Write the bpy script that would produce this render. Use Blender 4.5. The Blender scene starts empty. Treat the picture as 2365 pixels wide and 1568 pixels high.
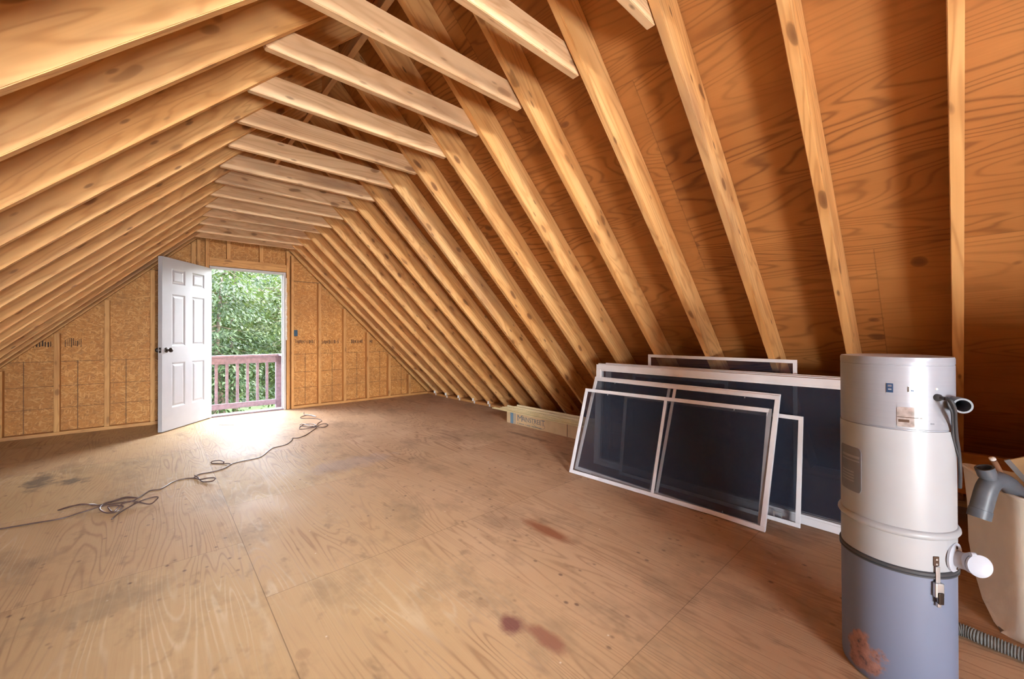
import bpy, bmesh, math, random
from mathutils import Vector, Matrix
random.seed(7)
S = bpy.context.scene
COL = S.collection
PI = math.pi

# ------------------------------------------------------------------ camera, world, sun, daylight, exposure
FPX = 918.16
cam = bpy.data.cameras.new('camera'); camo = bpy.data.objects.new('camera', cam); COL.objects.link(camo)
cam.sensor_width = 36.0; cam.sensor_fit = 'HORIZONTAL'
cam.lens = 36.0 * FPX / 2365.0
cam.shift_y = -15.05 / 2365.0
cam.clip_start = 0.02
CAM = Vector((-0.94898, -6.77333, 1.11804))
_y, _p, _r = 0.72927, 0.00515, -0.00297
fw = Vector((math.sin(_y) * math.cos(_p), math.cos(_y) * math.cos(_p), math.sin(_p)))
rt = Vector((math.cos(_y), -math.sin(_y), 0)); up0 = rt.cross(fw)
r2 = math.cos(_r) * rt + math.sin(_r) * up0; u2 = -math.sin(_r) * rt + math.cos(_r) * up0
camo.matrix_world = Matrix.Translation(CAM) @ Matrix((r2, u2, -fw)).transposed().to_4x4()
S.camera = camo

S.view_settings.view_transform = 'Standard'; S.view_settings.look = 'None'
S.view_settings.gamma = 1.0; S.view_settings.use_curve_mapping = False
S.view_settings.exposure = 0.50
try:
    S.cycles.max_bounces = 8; S.cycles.diffuse_bounces = 5; S.cycles.glossy_bounces = 3; S.cycles.transparent_max_bounces = 16
    S.cycles.use_adaptive_sampling = True; S.cycles.adaptive_threshold = 0.15; S.cycles.adaptive_min_samples = 12
    S.cycles.sample_clamp_indirect = 6.0
except Exception: pass

W = bpy.data.worlds.new('sky'); S.world = W; W.use_nodes = True
wn = W.node_tree.nodes; wl = W.node_tree.links
sky = wn.new('ShaderNodeTexSky'); sky.sky_type = 'NISHITA'; sky.sun_disc = False
sky.sun_elevation = math.radians(52); sky.sun_rotation = math.radians(100)
bgn = wn['Background']; bgn.inputs['Strength'].default_value = 4.2
wmx = wn.new('ShaderNodeMix'); wmx.data_type = 'RGBA'; wmx.inputs[0].default_value = 0.65
wl.new(sky.outputs[0], wmx.inputs[6]); wmx.inputs[7].default_value = (0.62, 0.58, 0.52, 1)
wl.new(wmx.outputs[2], bgn.inputs['Color'])

def lamp(name, kind, loc, target, energy, color=(1, 1, 1), **kw):
    l = bpy.data.lights.new(name, kind); o = bpy.data.objects.new(name, l); COL.objects.link(o)
    o.location = loc
    o.rotation_euler = (Vector(target) - Vector(loc)).to_track_quat('-Z', 'Y').to_euler()
    l.energy = energy; l.color = color
    for k, v in kw.items():
        if k == 'portal': l.cycles.is_portal = True
        else: setattr(l, k, v)
    return o
lamp('sun', 'SUN', (6, -2, 9), (0, 3.5, 0), 9.0, (1.0, 0.95, 0.86), angle=0.02)
lamp('bright_sky_over_the_trees', 'SUN', (2, 9, 6.4), (0, 0, 0), 31.0, (0.97, 0.98, 1.0), angle=math.radians(100))
# daylight through the low window of the near gable (behind the camera) and the open far doorway
lamp('daylight_low_window', 'AREA', (-1.05, -8.96, 0.62), (-0.6, -4, 1.75), 104, (0.90, 0.95, 1.0), shape='RECTANGLE', size=0.95, size_y=0.6)
lamp('added_upper_fill', 'AREA', (-0.62, -8.96, 2.15), (0.2, -2.0, 0.25), 40, (0.95, 0.97, 1.0), shape='RECTANGLE', size=0.6, size_y=0.45, spread=math.radians(52))  # added fill lamp high behind the camera, no known window there
lamp('added_floor_bounce_fill', 'AREA', (0.15, -8.96, 2.10), (-0.35, -7.75, 0.0), 42, (1.0, 0.96, 0.90), shape='RECTANGLE', size=0.4, size_y=0.35, spread=math.radians(46))  # added unseen lamp, its bounce off the floor brightens rafter undersides
lamp('sky_portal', 'AREA', (0.04, 0.16, 1.04), (0.04, -3, 1.04), 1, shape='RECTANGLE', size=0.86, size_y=2.0, portal=True)

# ------------------------------------------------------------------ node helper
class G:
    def __init__(s, name):
        s.m = bpy.data.materials.new(name); s.m.use_nodes = True
        s.nt = s.m.node_tree; s.b = s.nt.nodes['Principled BSDF']; s.out = s.nt.nodes['Material Output']
    def put(s, sock, v):
        if v is None: return
        if hasattr(v, 'is_output') or isinstance(v, bpy.types.NodeSocket): s.nt.links.new(v, sock)
        else: sock.default_value = v
    def n(s, t, **kw):
        nd = s.nt.nodes.new(t)
        for k, v in kw.items(): setattr(nd, k, v)
        return nd
    def math(s, op, a, b=None, c=None, clamp=False):
        nd = s.n('ShaderNodeMath', operation=op, use_clamp=clamp)
        for i, v in enumerate((a, b, c)):
            if v is not None: s.put(nd.inputs[i], v)
        return nd.outputs[0]
    def vm(s, op, a, b=None):
        nd = s.n('ShaderNodeVectorMath', operation=op); s.put(nd.inputs[0], a)
        if b is not None: s.put(nd.inputs[1], b)
        return nd.outputs[0]
    def obj(s): return s.n('ShaderNodeTexCoord').outputs['Object']
    def rnd(s): return s.n('ShaderNodeObjectInfo').outputs['Random']
    def sep(s, v):
        nd = s.n('ShaderNodeSeparateXYZ'); s.put(nd.inputs[0], v); return nd.outputs
    def comb(s, x, y, z):
        nd = s.n('ShaderNodeCombineXYZ')
        for i, v in enumerate((x, y, z)): s.put(nd.inputs[i], v)
        return nd.outputs[0]
    def noise(s, v, scale, detail=3, rough=0.5, dist=0.0, col=False):
        nd = s.n('ShaderNodeTexNoise'); s.put(nd.inputs['Vector'], v)
        nd.inputs['Scale'].default_value = scale; nd.inputs['Detail'].default_value = detail
        nd.inputs['Roughness'].default_value = rough; nd.inputs['Distortion'].default_value = dist
        return nd.outputs['Color' if col else 'Fac']
    def vor(s, v, scale, out='Distance', feature='F1'):
        nd = s.n('ShaderNodeTexVoronoi', feature=feature); s.put(nd.inputs['Vector'], v)
        nd.inputs['Scale'].default_value = scale; return nd.outputs[out]
    def ramp(s, f, stops, interp='LINEAR'):
        nd = s.n('ShaderNodeValToRGB'); s.put(nd.inputs[0], f); cr = nd.color_ramp; cr.interpolation = interp
        while len(cr.elements) < len(stops): cr.elements.new(0.5)
        for e, (p, c) in zip(cr.elements, stops):
            e.position = p; e.color = (c, c, c, 1) if isinstance(c, (int, float)) else (*c, 1)
        return nd.outputs[0]
    def mix(s, f, a, b, mode='MIX'):
        nd = s.n('ShaderNodeMix', data_type='RGBA', blend_type=mode); nd.clamp_factor = True
        s.put(nd.inputs[0], f)
        for sk, v in ((nd.inputs[6], a), (nd.inputs[7], b)):
            if isinstance(v, tuple): sk.default_value = (*v, 1) if len(v) == 3 else v
            else: s.put(sk, v)
        return nd.outputs[2]
    def bump(s, h, strength=0.3, dist=0.01):
        nd = s.n('ShaderNodeBump'); nd.inputs['Strength'].default_value = strength; nd.inputs['Distance'].default_value = dist
        s.put(nd.inputs['Height'], h); s.put(s.b.inputs['Normal'], nd.outputs[0])
    def done(s, col, rough=0.6, spec=0.35, metal=0.0):
        if isinstance(col, tuple): col = (*col, 1)
        s.put(s.b.inputs['Base Color'], col); s.put(s.b.inputs['Roughness'], rough)
        s.b.inputs['Specular IOR Level'].default_value = spec; s.b.inputs['Metallic'].default_value = metal
        return s.m

def plain(name, col, rough=0.5, spec=0.4, metal=0.0, var=0.06, scale=9.0):
    g = G(name); f = g.noise(g.obj(), scale, 2)
    d = tuple(max(0, c * (1 - var * 2)) for c in col); l = tuple(min(1, c * (1 + var)) for c in col)
    return g.done(g.ramp(f, [(0.3, d), (0.7, l)]), rough, spec, metal)

def line_mask(g, x, x0, period, w):
    """1 on thin lines every period"""
    t = g.math('SUBTRACT', x, x0); t = g.math('DIVIDE', t, period); t = g.math('ADD', t, 0.5)
    t = g.math('FRACT', t); t = g.math('SUBTRACT', t, 0.5); t = g.math('ABSOLUTE', t)
    return g.math('LESS_THAN', t, w / period / 2)

# ------------------------------------------------------------------ wood
def lumber(name, light, mid, dark, knots=1.0, grey=0.0, rough=0.6):
    g = G(name); r = g.rnd()
    off = g.comb(g.math('MULTIPLY', r, 41.0), g.math('MULTIPLY', r, 17.0), g.math('MULTIPLY', r, 29.0))
    c = g.vm('ADD', g.obj(), off)
    big = g.noise(g.vm('MULTIPLY', c, (0.55, 5.0, 5.0)), 1.0, 3, 0.5, 0.6)
    ring = g.math('SINE', g.math('MULTIPLY', big, 95.0)); ring = g.math('MULTIPLY_ADD', ring, 0.5, 0.5)
    ring = g.math('POWER', ring, 3.0)
    fine = g.noise(g.vm('MULTIPLY', c, (2.5, 110.0, 110.0)), 1.0, 1, 0.6)
    tone = g.noise(g.vm('MULTIPLY', c, (0.9, 7.0, 7.0)), 1.0, 2)
    col = g.ramp(tone, [(0.25, mid), (0.7, light)])
    col = g.mix(g.math('MULTIPLY', ring, 0.42), col, dark)
    col = g.mix(g.math('MULTIPLY', fine, 0.22), col, dark)
    # knots with a darker rim and a halo of bent grain
    kc = g.vm('MULTIPLY', c, (3.4, 8.0, 8.0))
    kc = g.vm('ADD', kc, g.vm('MULTIPLY', g.noise(c, 9.0, 0, col=True), (0.25, 0.25, 0.25)))
    kd = g.vor(kc, 1.0)
    core = g.ramp(kd, [(0.04, 1.0), (0.13, 0.75), (0.17, 0.0)])
    halo = g.ramp(kd, [(0.08, 1.0), (0.42, 0.0)])
    col = g.mix(g.math('MULTIPLY', halo, 0.45 * knots), col, dark)
    col = g.mix(g.math('MULTIPLY', core, 0.85 * knots), col, (0.16, 0.065, 0.025))
    k2 = g.vor(g.vm('MULTIPLY', g.vm('ADD', c, (3.1, 1.7, 0.4)), (5.0, 16.0, 16.0)), 1.0)
    col = g.mix(g.math('MULTIPLY', g.ramp(k2, [(0.07, 1.0), (0.14, 0.0)]), 0.75 * knots), col, (0.14, 0.06, 0.03))
    # weathered stretches on some boards
    st = g.noise(g.vm('MULTIPLY', g.vm('ADD', c, (7, 3, 1)), (0.8, 3.5, 3.5)), 1.0, 3, 0.65)
    gate = g.math('FRACT', g.math('MULTIPLY', r, 7.31))
    gate = g.ramp(gate, [(0.55, 0.15), (0.72, 1.0)])
    st = g.math('MULTIPLY', g.ramp(st, [(0.5, 0.0), (0.68, 1.0)]), gate)
    col = g.mix(g.math('MULTIPLY', st, 0.6 + grey), col, (0.22, 0.115, 0.075))
    var = g.math('FRACT', g.math('MULTIPLY', r, 3.77))
    col = g.mix(g.math('MULTIPLY', var, 0.30), col, mid)
    g.bump(g.math('ADD', fine, ring), 0.12, 0.002)
    return g.done(col, rough, 0.3)

def plywood(name, light, mid, dark, along='X', freq=58.0, floor=False, rough=0.55, plies=(1.22, 2.44)):
    """face grain runs along local X"""
    g = G(name); o = g.obj(); x, y, z = g.sep(o)
    if floor:
        # sheets: joints every 4 ft along Y (local X) and 8 ft across
        right = g.math('GREATER_THAN', y, -0.6)
        xo = g.math('ADD', x, g.math('MULTIPLY', g.math('SUBTRACT', 1.0, right), 0.61))
        ci = g.math('FLOOR', g.math('DIVIDE', g.math('ADD', xo, 6.02), 1.22))
        cj = g.math('FLOOR', g.math('DIVIDE', g.math('ADD', y, 0.6), 2.44))
        l1 = line_mask(g, xo, -6.02, 1.22, 0.003); l2 = line_mask(g, y, -0.6, 2.44, 0.0035)
    else:
        cj = g.math('FLOOR', g.math('DIVIDE', g.math('ADD', y, 0.03), 1.22))
        xo = g.math('ADD', x, g.math('MULTIPLY', cj, 0.81))
        ci = g.math('FLOOR', g.math('DIVIDE', xo, 2.44))
        l1 = line_mask(g, xo, 0.0, 2.44, 0.005); l2 = line_mask(g, y, -0.03, 1.22, 0.005)
    wnz = g.n('ShaderNodeTexWhiteNoise', noise_dimensions='2D'); g.put(wnz.inputs['Vector'], g.comb(ci, cj, 0.0))
    pr = wnz.outputs['Value']
    c = g.vm('ADD', o, g.comb(g.math('MULTIPLY', pr, 13.0), g.math('MULTIPLY', pr, 9.0), g.math('MULTIPLY', pr, 5.0)))
    big = g.noise(g.vm('MULTIPLY', c, (0.38, 4.0, 4.0) if floor else (0.55, 3.4, 3.4)), 1.0, 2, 0.45, 0.3)
    small = g.noise(g.vm('MULTIPLY', c, (6.0, 26.0, 26.0)), 1.0, 3, 0.5)
    ph = g.math('ADD', g.math('MULTIPLY', big, freq * 2), g.math('MULTIPLY', small, 2.4))
    ring = g.math('MULTIPLY_ADD', g.math('SINE', ph), 0.5, 0.5)
    ring = g.math('POWER', ring, 5.0)
    fine = g.noise(g.vm('MULTIPLY', c, (3.0, 150.0, 150.0)), 1.0, 1, 0.6)
    tone = g.noise(g.vm('MULTIPLY', c, (0.9, 2.2, 2.2)), 1.0, 3, 0.6)
    col = g.ramp(tone, [(0.28, mid), (0.68, light)])
    ringcol = dark
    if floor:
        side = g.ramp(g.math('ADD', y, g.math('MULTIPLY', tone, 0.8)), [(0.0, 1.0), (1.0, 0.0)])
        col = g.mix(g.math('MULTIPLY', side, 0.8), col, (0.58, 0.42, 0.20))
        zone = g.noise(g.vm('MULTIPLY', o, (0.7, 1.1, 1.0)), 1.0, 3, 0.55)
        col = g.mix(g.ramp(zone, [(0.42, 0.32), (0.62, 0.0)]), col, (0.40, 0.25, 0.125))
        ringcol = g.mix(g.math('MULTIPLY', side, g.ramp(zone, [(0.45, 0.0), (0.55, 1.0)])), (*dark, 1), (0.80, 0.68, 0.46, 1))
    fade = g.ramp(g.noise(g.vm('MULTIPLY', c, (0.5, 1.6, 1.6)), 1.0, 2), [(0.35, 0.25), (0.65, 1.0)])
    col = g.mix(g.math('MULTIPLY', g.math('MULTIPLY', ring, fade), 0.62 if floor else 0.62), col, ringcol)
    col = g.mix(g.math('MULTIPLY', fine, 0.18), col, dark)
    kc = g.vm('ADD', g.vm('MULTIPLY', c, (2.4, 3.6, 3.6)), g.vm('MULTIPLY', g.noise(c, 7.0, 0, col=True), (0.2, 0.2, 0.2)))
    kd = g.vor(kc, 1.0)
    col = g.mix(g.math('MULTIPLY', g.ramp(kd, [(0.04, 1.0), (0.08, 0.7), (0.10, 0.0)]), 0.3 if floor else 0.75), col, (0.12, 0.045, 0.02))
    if floor:
        col = g.mix(g.math('MULTIPLY', pr, 0.35), col, mid)
        # dirt: blotches, specks, scuffs
        d1 = g.noise(g.vm('MULTIPLY', o, (1.4, 2.2, 1.0)), 1.0, 5, 0.7)
        col = g.mix(g.math('MULTIPLY', g.ramp(d1, [(0.50, 0.0), (0.72, 1.0)]), 0.6), col, (0.16, 0.10, 0.06))
        d2 = g.noise(g.vm('MULTIPLY', o, (5.0, 9.0, 1.0)), 1.0, 3, 0.7)
        col = g.mix(g.math('MULTIPLY', g.ramp(d2, [(0.60, 0.0), (0.72, 1.0)]), 0.4), col, (0.15, 0.09, 0.055))
        sp = g.vor(g.vm('MULTIPLY', o, (1.0, 1.3, 1.0)), 11.0)
        spg = g.ramp(g.noise(o, 1.1, 2), [(0.45, 0.0), (0.6, 1.0)])
        col = g.mix(g.math('MULTIPLY', g.math('MULTIPLY', g.ramp(sp, [(0.07, 1.0), (0.16, 0.0)]), spg), 0.75), col, (0.10, 0.05, 0.04))
        sw = g.vor(g.vm('ADD', o, (5.3, 2.2, 0.0)), 9.0)
        col = g.mix(g.math('MULTIPLY', g.ramp(sw, [(0.02, 1.0), (0.045, 0.0)]), 0.5), col, (0.85, 0.78, 0.68))
        wobn = g.vm('SUBTRACT', g.noise(o, 11.0, 4, 0.65, col=True), (0.5, 0.5, 0.5))
        def blot(cx, cy, rx, ry, colr, amt, wob=0.5):
            # local X is world Y, local Y is world X
            nonlocal col
            q = g.vm('MULTIPLY', g.vm('SUBTRACT', o, (cy, cx, 0.0)), (1 / ry, 1 / rx, 0.0))
            q = g.vm('ADD', q, g.vm('MULTIPLY', wobn, (wob * 2, wob * 2, 0.0)))
            ln = g.n('ShaderNodeVectorMath', operation='LENGTH'); g.put(ln.inputs[0], q)
            col = g.mix(g.math('MULTIPLY', g.ramp(ln.outputs['Value'], [(0.45, 1.0), (1.05, 0.0)]), amt), col, colr)
        blot(0.715, -5.20, 0.055, 0.23, (0.26, 0.095, 0.045), 0.95, 0.3)
        blot(0.075, -5.62, 0.055, 0.08, (0.19, 0.075, 0.06), 0.95, 0.6)
        blot(0.12, -5.76, 0.045, 0.12, (0.28, 0.12, 0.075), 0.9, 0.6)
        blot(-1.62, -2.05, 0.09, 0.30, (0.11, 0.09, 0.065), 0.8, 1.0)
        blot(-1.44, -2.22, 0.12, 0.12, (0.11, 0.09, 0.065), 0.8, 1.2)
        blot(0.32, -3.22, 0.45, 0.22, (0.30, 0.26, 0.27), 0.35, 0.8)
        blot(2.10, -3.60, 0.05, 0.45, (0.12, 0.07, 0.04), 0.6, 0.8)
        blot(1.75, -3.3, 0.22, 0.3, (0.25, 0.17, 0.08), 0.4, 0.9)
        blot(-1.0, -5.4, 0.5, 0.25, (0.34, 0.24, 0.13), 0.25, 1.2)
        blot(-1.15, -4.4, 0.35, 0.12, (0.30, 0.21, 0.12), 0.35, 1.2)
    col = g.mix(g.math('MULTIPLY', g.math('MAXIMUM', l1, l2), 0.5 if floor else 0.3), col, (0.06, 0.03, 0.015))
    g.bump(g.math('ADD', g.math('MULTIPLY', ring, 1.0), fine), 0.14 if floor else 0.1, 0.002)
    rr = g.ramp(tone, [(0.3, rough - 0.08), (0.7, rough + 0.1)])
    return g.done(col, rr, 0.25 if floor else 0.3)

def osb(name):
    g = G(name); o = g.obj(); x, y, z = g.sep(o)
    acc = None; hcol = None
    for k, (ang, sc) in enumerate(((0.15, 1.0), (0.95, 1.13), (-0.75, 0.9), (1.5, 1.05), (-0.2, 1.3))):
        mp = g.n('ShaderNodeMapping'); g.put(mp.inputs['Vector'], o)
        mp.inputs['Location'].default_value = (k * 3.3, 0, k * 1.9); mp.inputs['Rotation'].default_value = (0, ang, 0)
        vn = g.n('ShaderNodeTexVoronoi'); g.put(vn.inputs['Vector'], g.vm('MULTIPLY', mp.outputs[0], (15 * sc, 1, 64 * sc))); vn.inputs['Scale'].default_value = 1.0
        vx, vy, vz = g.sep(vn.outputs['Color'])
        edge = g.ramp(vn.outputs['Distance'], [(0.3, 1.0), (0.75, 0.0)])
        h = g.math('MULTIPLY', vx, edge)
        if acc is None: acc, hcol = h, vy
        else:
            gt = g.math('GREATER_THAN', h, acc)
            hcol = g.math('ADD', g.math('MULTIPLY', gt, vy), g.math('MULTIPLY', g.math('SUBTRACT', 1.0, gt), hcol))
            acc = g.math('MAXIMUM', acc, h)
    col = g.ramp(hcol, [(0.0, (0.49, 0.205, 0.048)), (0.35, (0.58, 0.27, 0.070)), (0.7, (0.63, 0.305, 0.085)), (1.0, (0.70, 0.37, 0.12))])
    col = g.mix(g.math('MULTIPLY', g.ramp(acc, [(0.25, 1.0), (0.5, 0.0)]), 0.45), col, (0.22, 0.09, 0.028))
    fine = g.noise(g.vm('MULTIPLY', o, (20, 1, 90)), 1.0, 3)
    col = g.mix(g.math('MULTIPLY', fine, 0.25), col, (0.24, 0.11, 0.04))
    # printed layout lines below 0.84 m, panel joints
    low = g.math('LESS_THAN', z, 0.84)
    ln = g.math('MULTIPLY', line_mask(g, x, 0.80, 0.4064, 0.008), low)
    for zz in (0.30, 0.55, 0.83):
        ln = g.math('MAXIMUM', ln, g.math('LESS_THAN', g.math('ABSOLUTE', g.math('SUBTRACT', z, zz)), 0.003))
    jt = g.math('LESS_THAN', g.math('ABSOLUTE', g.math('SUBTRACT', z, 1.965)), 0.006)
    col = g.mix(g.math('MULTIPLY', g.math('MAXIMUM', ln, jt), 0.7), col, (0.06, 0.035, 0.02))
    st = g.noise(g.vm('MULTIPLY', o, (1.3, 1, 1.6)), 1.0, 4)
    col = g.mix(g.math('MULTIPLY', g.ramp(st, [(0.45, 0.0), (0.75, 1.0)]), 0.35), col, (0.24, 0.105, 0.035))
    g.bump(acc, 0.25, 0.002)
    return g.done(col, 0.62, 0.3)

M = {}
M['rafter'] = lumber('rafter_lumber', (0.87, 0.55, 0.235), (0.73, 0.365, 0.115), (0.40, 0.155, 0.04))
M['tie'] = lumber('collar_tie_lumber', (0.85, 0.62, 0.37), (0.76, 0.50, 0.27), (0.48, 0.24, 0.095), knots=0.9)
M['stud'] = lumber('stud_lumber', (0.68, 0.375, 0.135), (0.56, 0.28, 0.088), (0.36, 0.15, 0.04), knots=0.7)
M['roof'] = plywood('roof_sheathing', (0.53, 0.235, 0.068), (0.36, 0.14, 0.036), (0.115, 0.038, 0.011), freq=86)
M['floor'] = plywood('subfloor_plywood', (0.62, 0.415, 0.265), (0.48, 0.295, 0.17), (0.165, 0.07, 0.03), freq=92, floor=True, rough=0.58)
M['osb'] = osb('oriented_strand_board')
M['door'] = plain('white_door_paint', (0.43, 0.43, 0.45), 0.38, 0.4, var=0.015)
M['jamb'] = plain('white_jamb_paint', (0.50, 0.475, 0.46), 0.45, var=0.03)
M['rail'] = plain('mauve_deck_stain', (0.24, 0.185, 0.22), 0.6, 0.3, var=0.12, scale=20)
M['bronze'] = plain('dark_bronze', (0.055, 0.042, 0.035), 0.32, 0.5, 0.7)
M['steel'] = plain('galvanised_steel', (0.58, 0.59, 0.60), 0.35, 0.5, 0.85)
M['alu'] = plain('white_screen_frame', (0.84, 0.85, 0.88), 0.4, 0.4, var=0.03)
M['clip'] = plain('bright_clip', (0.86, 0.84, 0.80), 0.4)
M['cord'] = plain('brown_cord', (0.085, 0.05, 0.042), 0.38, 0.5, var=0.1, scale=40)
M['wire'] = plain('pale_wire', (0.55, 0.49, 0.44), 0.5)
M['blue'] = plain('blue_plastic', (0.012, 0.055, 0.10), 0.45)
M['ink'] = plain('stamp_ink', (0.075, 0.045, 0.032), 0.8, 0.1)
M['foam'] = plain('expanding_foam', (0.80, 0.72, 0.62), 0.8, 0.2, var=0.1, scale=60)
M['grass'] = plain('lawn', (0.04, 0.065, 0.02), 0.9, 0.1, var=0.3, scale=3)
M['bark'] = plain('bark', (0.16, 0.12, 0.09), 0.9, 0.1, var=0.25, scale=14)

# ------------------------------------------------------------------ mesh helpers
def link(name, bm, mat, parent=None, mw=None, smooth=False):
    me = bpy.data.meshes.new(name); bm.normal_update(); bm.to_mesh(me); bm.free()
    if mat is not None: me.materials.append(mat)
    if smooth:
        for p in me.polygons: p.use_smooth = True
        try: me.set_sharp_from_angle(angle=math.radians(38))
        except Exception: pass
    o = bpy.data.objects.new(name, me); COL.objects.link(o)
    if mw is not None: o.matrix_world = mw
    if parent is not None: o.parent = parent
    return o
def tag(o, label=None, cat=None, group=None, kind=None):
    if label: o['label'] = label
    if cat: o['category'] = cat
    if group: o['group'] = group
    if kind: o['kind'] = kind
    return o
def empty(name, loc, rz=0.0, mw=None):
    o = bpy.data.objects.new(name, None); COL.objects.link(o); o.empty_display_size = 0.05
    if mw is not None: o.matrix_world = mw
    else: o.location = loc; o.rotation_euler = (0, 0, rz)
    return o
def box(bm, x0, x1, y0, y1, z0, z1, bev=0.0):
    r = bmesh.ops.create_cube(bm, size=1.0)
    bmesh.ops.transform(bm, matrix=Matrix.Translation(((x0 + x1) / 2, (y0 + y1) / 2, (z0 + z1) / 2)) @ Matrix.Diagonal((x1 - x0, y1 - y0, z1 - z0, 1)), verts=r['verts'])
    if bev:
        es = list({e for v in r['verts'] for e in v.link_edges})
        bmesh.ops.bevel(bm, geom=es, offset=bev, segments=2, affect='EDGES', profile=0.5)
def boxo(name, mat, x0, x1, y0, y1, z0, z1, bev=0.0, parent=None, mw=None):
    bm = bmesh.new(); box(bm, x0, x1, y0, y1, z0, z1, bev); return link(name, bm, mat, parent, mw)
def prism(bm, pts, y0, y1, bev=0.0):
    """polygon in local XZ extruded along Y"""
    a = [bm.verts.new((x, y0, z)) for x, z in pts]; b = [bm.verts.new((x, y1, z)) for x, z in pts]
    fs = [bm.faces.new(a), bm.faces.new(b[::-1])]
    n = len(pts)
    for i in range(n): fs.append(bm.faces.new((a[i], b[i], b[(i + 1) % n], a[(i + 1) % n])))
    bmesh.ops.recalc_face_normals(bm, faces=fs)
    if bev:
        bmesh.ops.bevel(bm, geom=list({e for f in fs for e in f.edges}), offset=bev, segments=2, affect='EDGES')
def lathe(bm, prof, seg=48, axis_m=None, cap=True):
    rings = []
    for r, z in prof:
        rings.append([bm.verts.new((r * math.cos(2 * PI * i / seg), r * math.sin(2 * PI * i / seg), z)) for i in range(seg)])
    for a, b in zip(rings, rings[1:]):
        for i in range(seg): bm.faces.new((a[i], a[(i + 1) % seg], b[(i + 1) % seg], b[i]))
    if cap: bm.faces.new(rings[0][::-1]); bm.faces.new(rings[-1])
    vs = [v for r in rings for v in r]
    if axis_m is not None: bmesh.ops.transform(bm, matrix=axis_m, verts=vs)
    return vs
def along(a, b):
    a, b = Vector(a), Vector(b); d = (b - a)
    return Matrix.Translation(a) @ d.to_track_quat('Z', 'Y').to_matrix().to_4x4(), d.length
def tube(bm, pts, r, seg=8, cap=True, rf=None):
    pts = [Vector(p) for p in pts]; n = len(pts); rings = []
    t0 = (pts[1] - pts[0]).normalized(); nrm = t0.orthogonal().normalized()
    for i in range(n):
        t = (pts[min(i + 1, n - 1)] - pts[max(i - 1, 0)]).normalized()
        nrm = (nrm - t * nrm.dot(t)); nrm = nrm.normalized() if nrm.length > 1e-6 else t.orthogonal().normalized()
        bn = t.cross(nrm); rr = rf(i / (n - 1)) if rf else r
        rings.append([bm.verts.new(pts[i] + (nrm * math.cos(2 * PI * k / seg) + bn * math.sin(2 * PI * k / seg)) * rr) for k in range(seg)])
    for a, b in zip(rings, rings[1:]):
        for k in range(seg): bm.faces.new((a[k], a[(k + 1) % seg], b[(k + 1) % seg], b[k]))
    if cap: bm.faces.new(rings[0][::-1]); bm.faces.new(rings[-1])
def spline(pts, n=8):
    pts = [Vector(p) for p in pts]; out = []
    P = [pts[0] * 2 - pts[1]] + pts + [pts[-1] * 2 - pts[-2]]
    for i in range(1, len(P) - 2):
        a, b, c, d = P[i - 1], P[i], P[i + 1], P[i + 2]
        for k in range(n):
            t = k / n
            out.append(0.5 * ((2 * b) + (c - a) * t + (2 * a - 5 * b + 4 * c - d) * t * t + (3 * b - a - 3 * c + d) * t ** 3))
    out.append(pts[-1]); return out

ORD = ['', 'first', 'second', 'third', 'fourth', 'fifth', 'sixth', 'seventh', 'eighth', 'ninth', 'tenth', 'eleventh', 'twelfth',
       'thirteenth', 'fourteenth', 'fifteenth', 'sixteenth', 'seventeenth', 'eighteenth', 'nineteenth', 'twentieth', 'twenty-first']

# ------------------------------------------------------------------ building shell
H0 = 2.985            # underside of the rafters at the ridge line, 12/12 pitch
RT = 0.26             # plumb depth of a rafter
HC = H0 + RT          # inner face of the roof sheathing at the ridge line
YN = -9.00            # near gable
OSBY = 0.092
q2 = math.sqrt(2)

# floor: local X runs along world Y so the face grain does too
fm = Matrix(((0, 1, 0, 0), (1, 0, 0, 0), (0, 0, 1, 0), (0, 0, 0, 1)))
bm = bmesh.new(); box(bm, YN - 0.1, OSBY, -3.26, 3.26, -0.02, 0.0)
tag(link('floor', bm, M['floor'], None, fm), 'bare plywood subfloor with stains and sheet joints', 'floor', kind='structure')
def roof(name, sgn):
    # local X along world Y, local Y along the slope, local Z outward
    sl = Vector((sgn, 0, -1)).normalized(); nn = Vector((sgn, 0, 1)).normalized()
    mw = Matrix.Translation((0, 0, HC)) @ Matrix((Vector((0, 1, 0)), sl, nn)).transposed().to_4x4()
    bm = bmesh.new(); box(bm, YN - 0.1, 0.35, 0.0, 3.27 * q2, 0.0, 0.016)
    return tag(link(name, bm, M['roof'], None, mw), kind='structure')
tag(roof('ceiling_right', 1), 'orange plywood roof sheathing of the slope above the window screens', 'ceiling')
tag(roof('ceiling_left', -1), 'plywood roof sheathing behind the rafters above the white door', 'ceiling')

def gable(name, y0, y1, hole, mat):
    hx0, hx1, hz0, hz1 = hole
    bm = bmesh.new()
    def poly(pts): prism(bm, pts, y0, y1)
    zt = lambda x: HC - abs(x)
    poly([(-3.24, 0), (hx0, 0), (hx0, zt(hx0)), (-3.24, 0.005)])
    poly([(hx1, 0), (3.24, 0), (3.24, 0.005), (hx1, zt(hx1))])
    top = [(hx0, hz1), (hx1, hz1), (hx1, zt(hx1))] + ([(0, HC)] if hx0 < 0 < hx1 else []) + [(hx0, zt(hx0))]
    poly(top)
    if hz0 > 0.001: poly([(hx0, 0), (hx1, 0), (hx1, hz0), (hx0, hz0)])
    return tag(link(name, bm, mat), kind='structure')
DX0, DX1, DZ1 = -0.392, 0.479, 2.045
wf = gable('wall_far', OSBY, OSBY + 0.012, (DX0 - 0.03, DX1 + 0.03, 0.0, DZ1 + 0.03), M['osb'])
tag(wf, 'gable end wall of bare oriented strand board around the doorway', 'wall')
bm = bmesh.new(); zr = lambda x: HC - abs(x)
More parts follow.
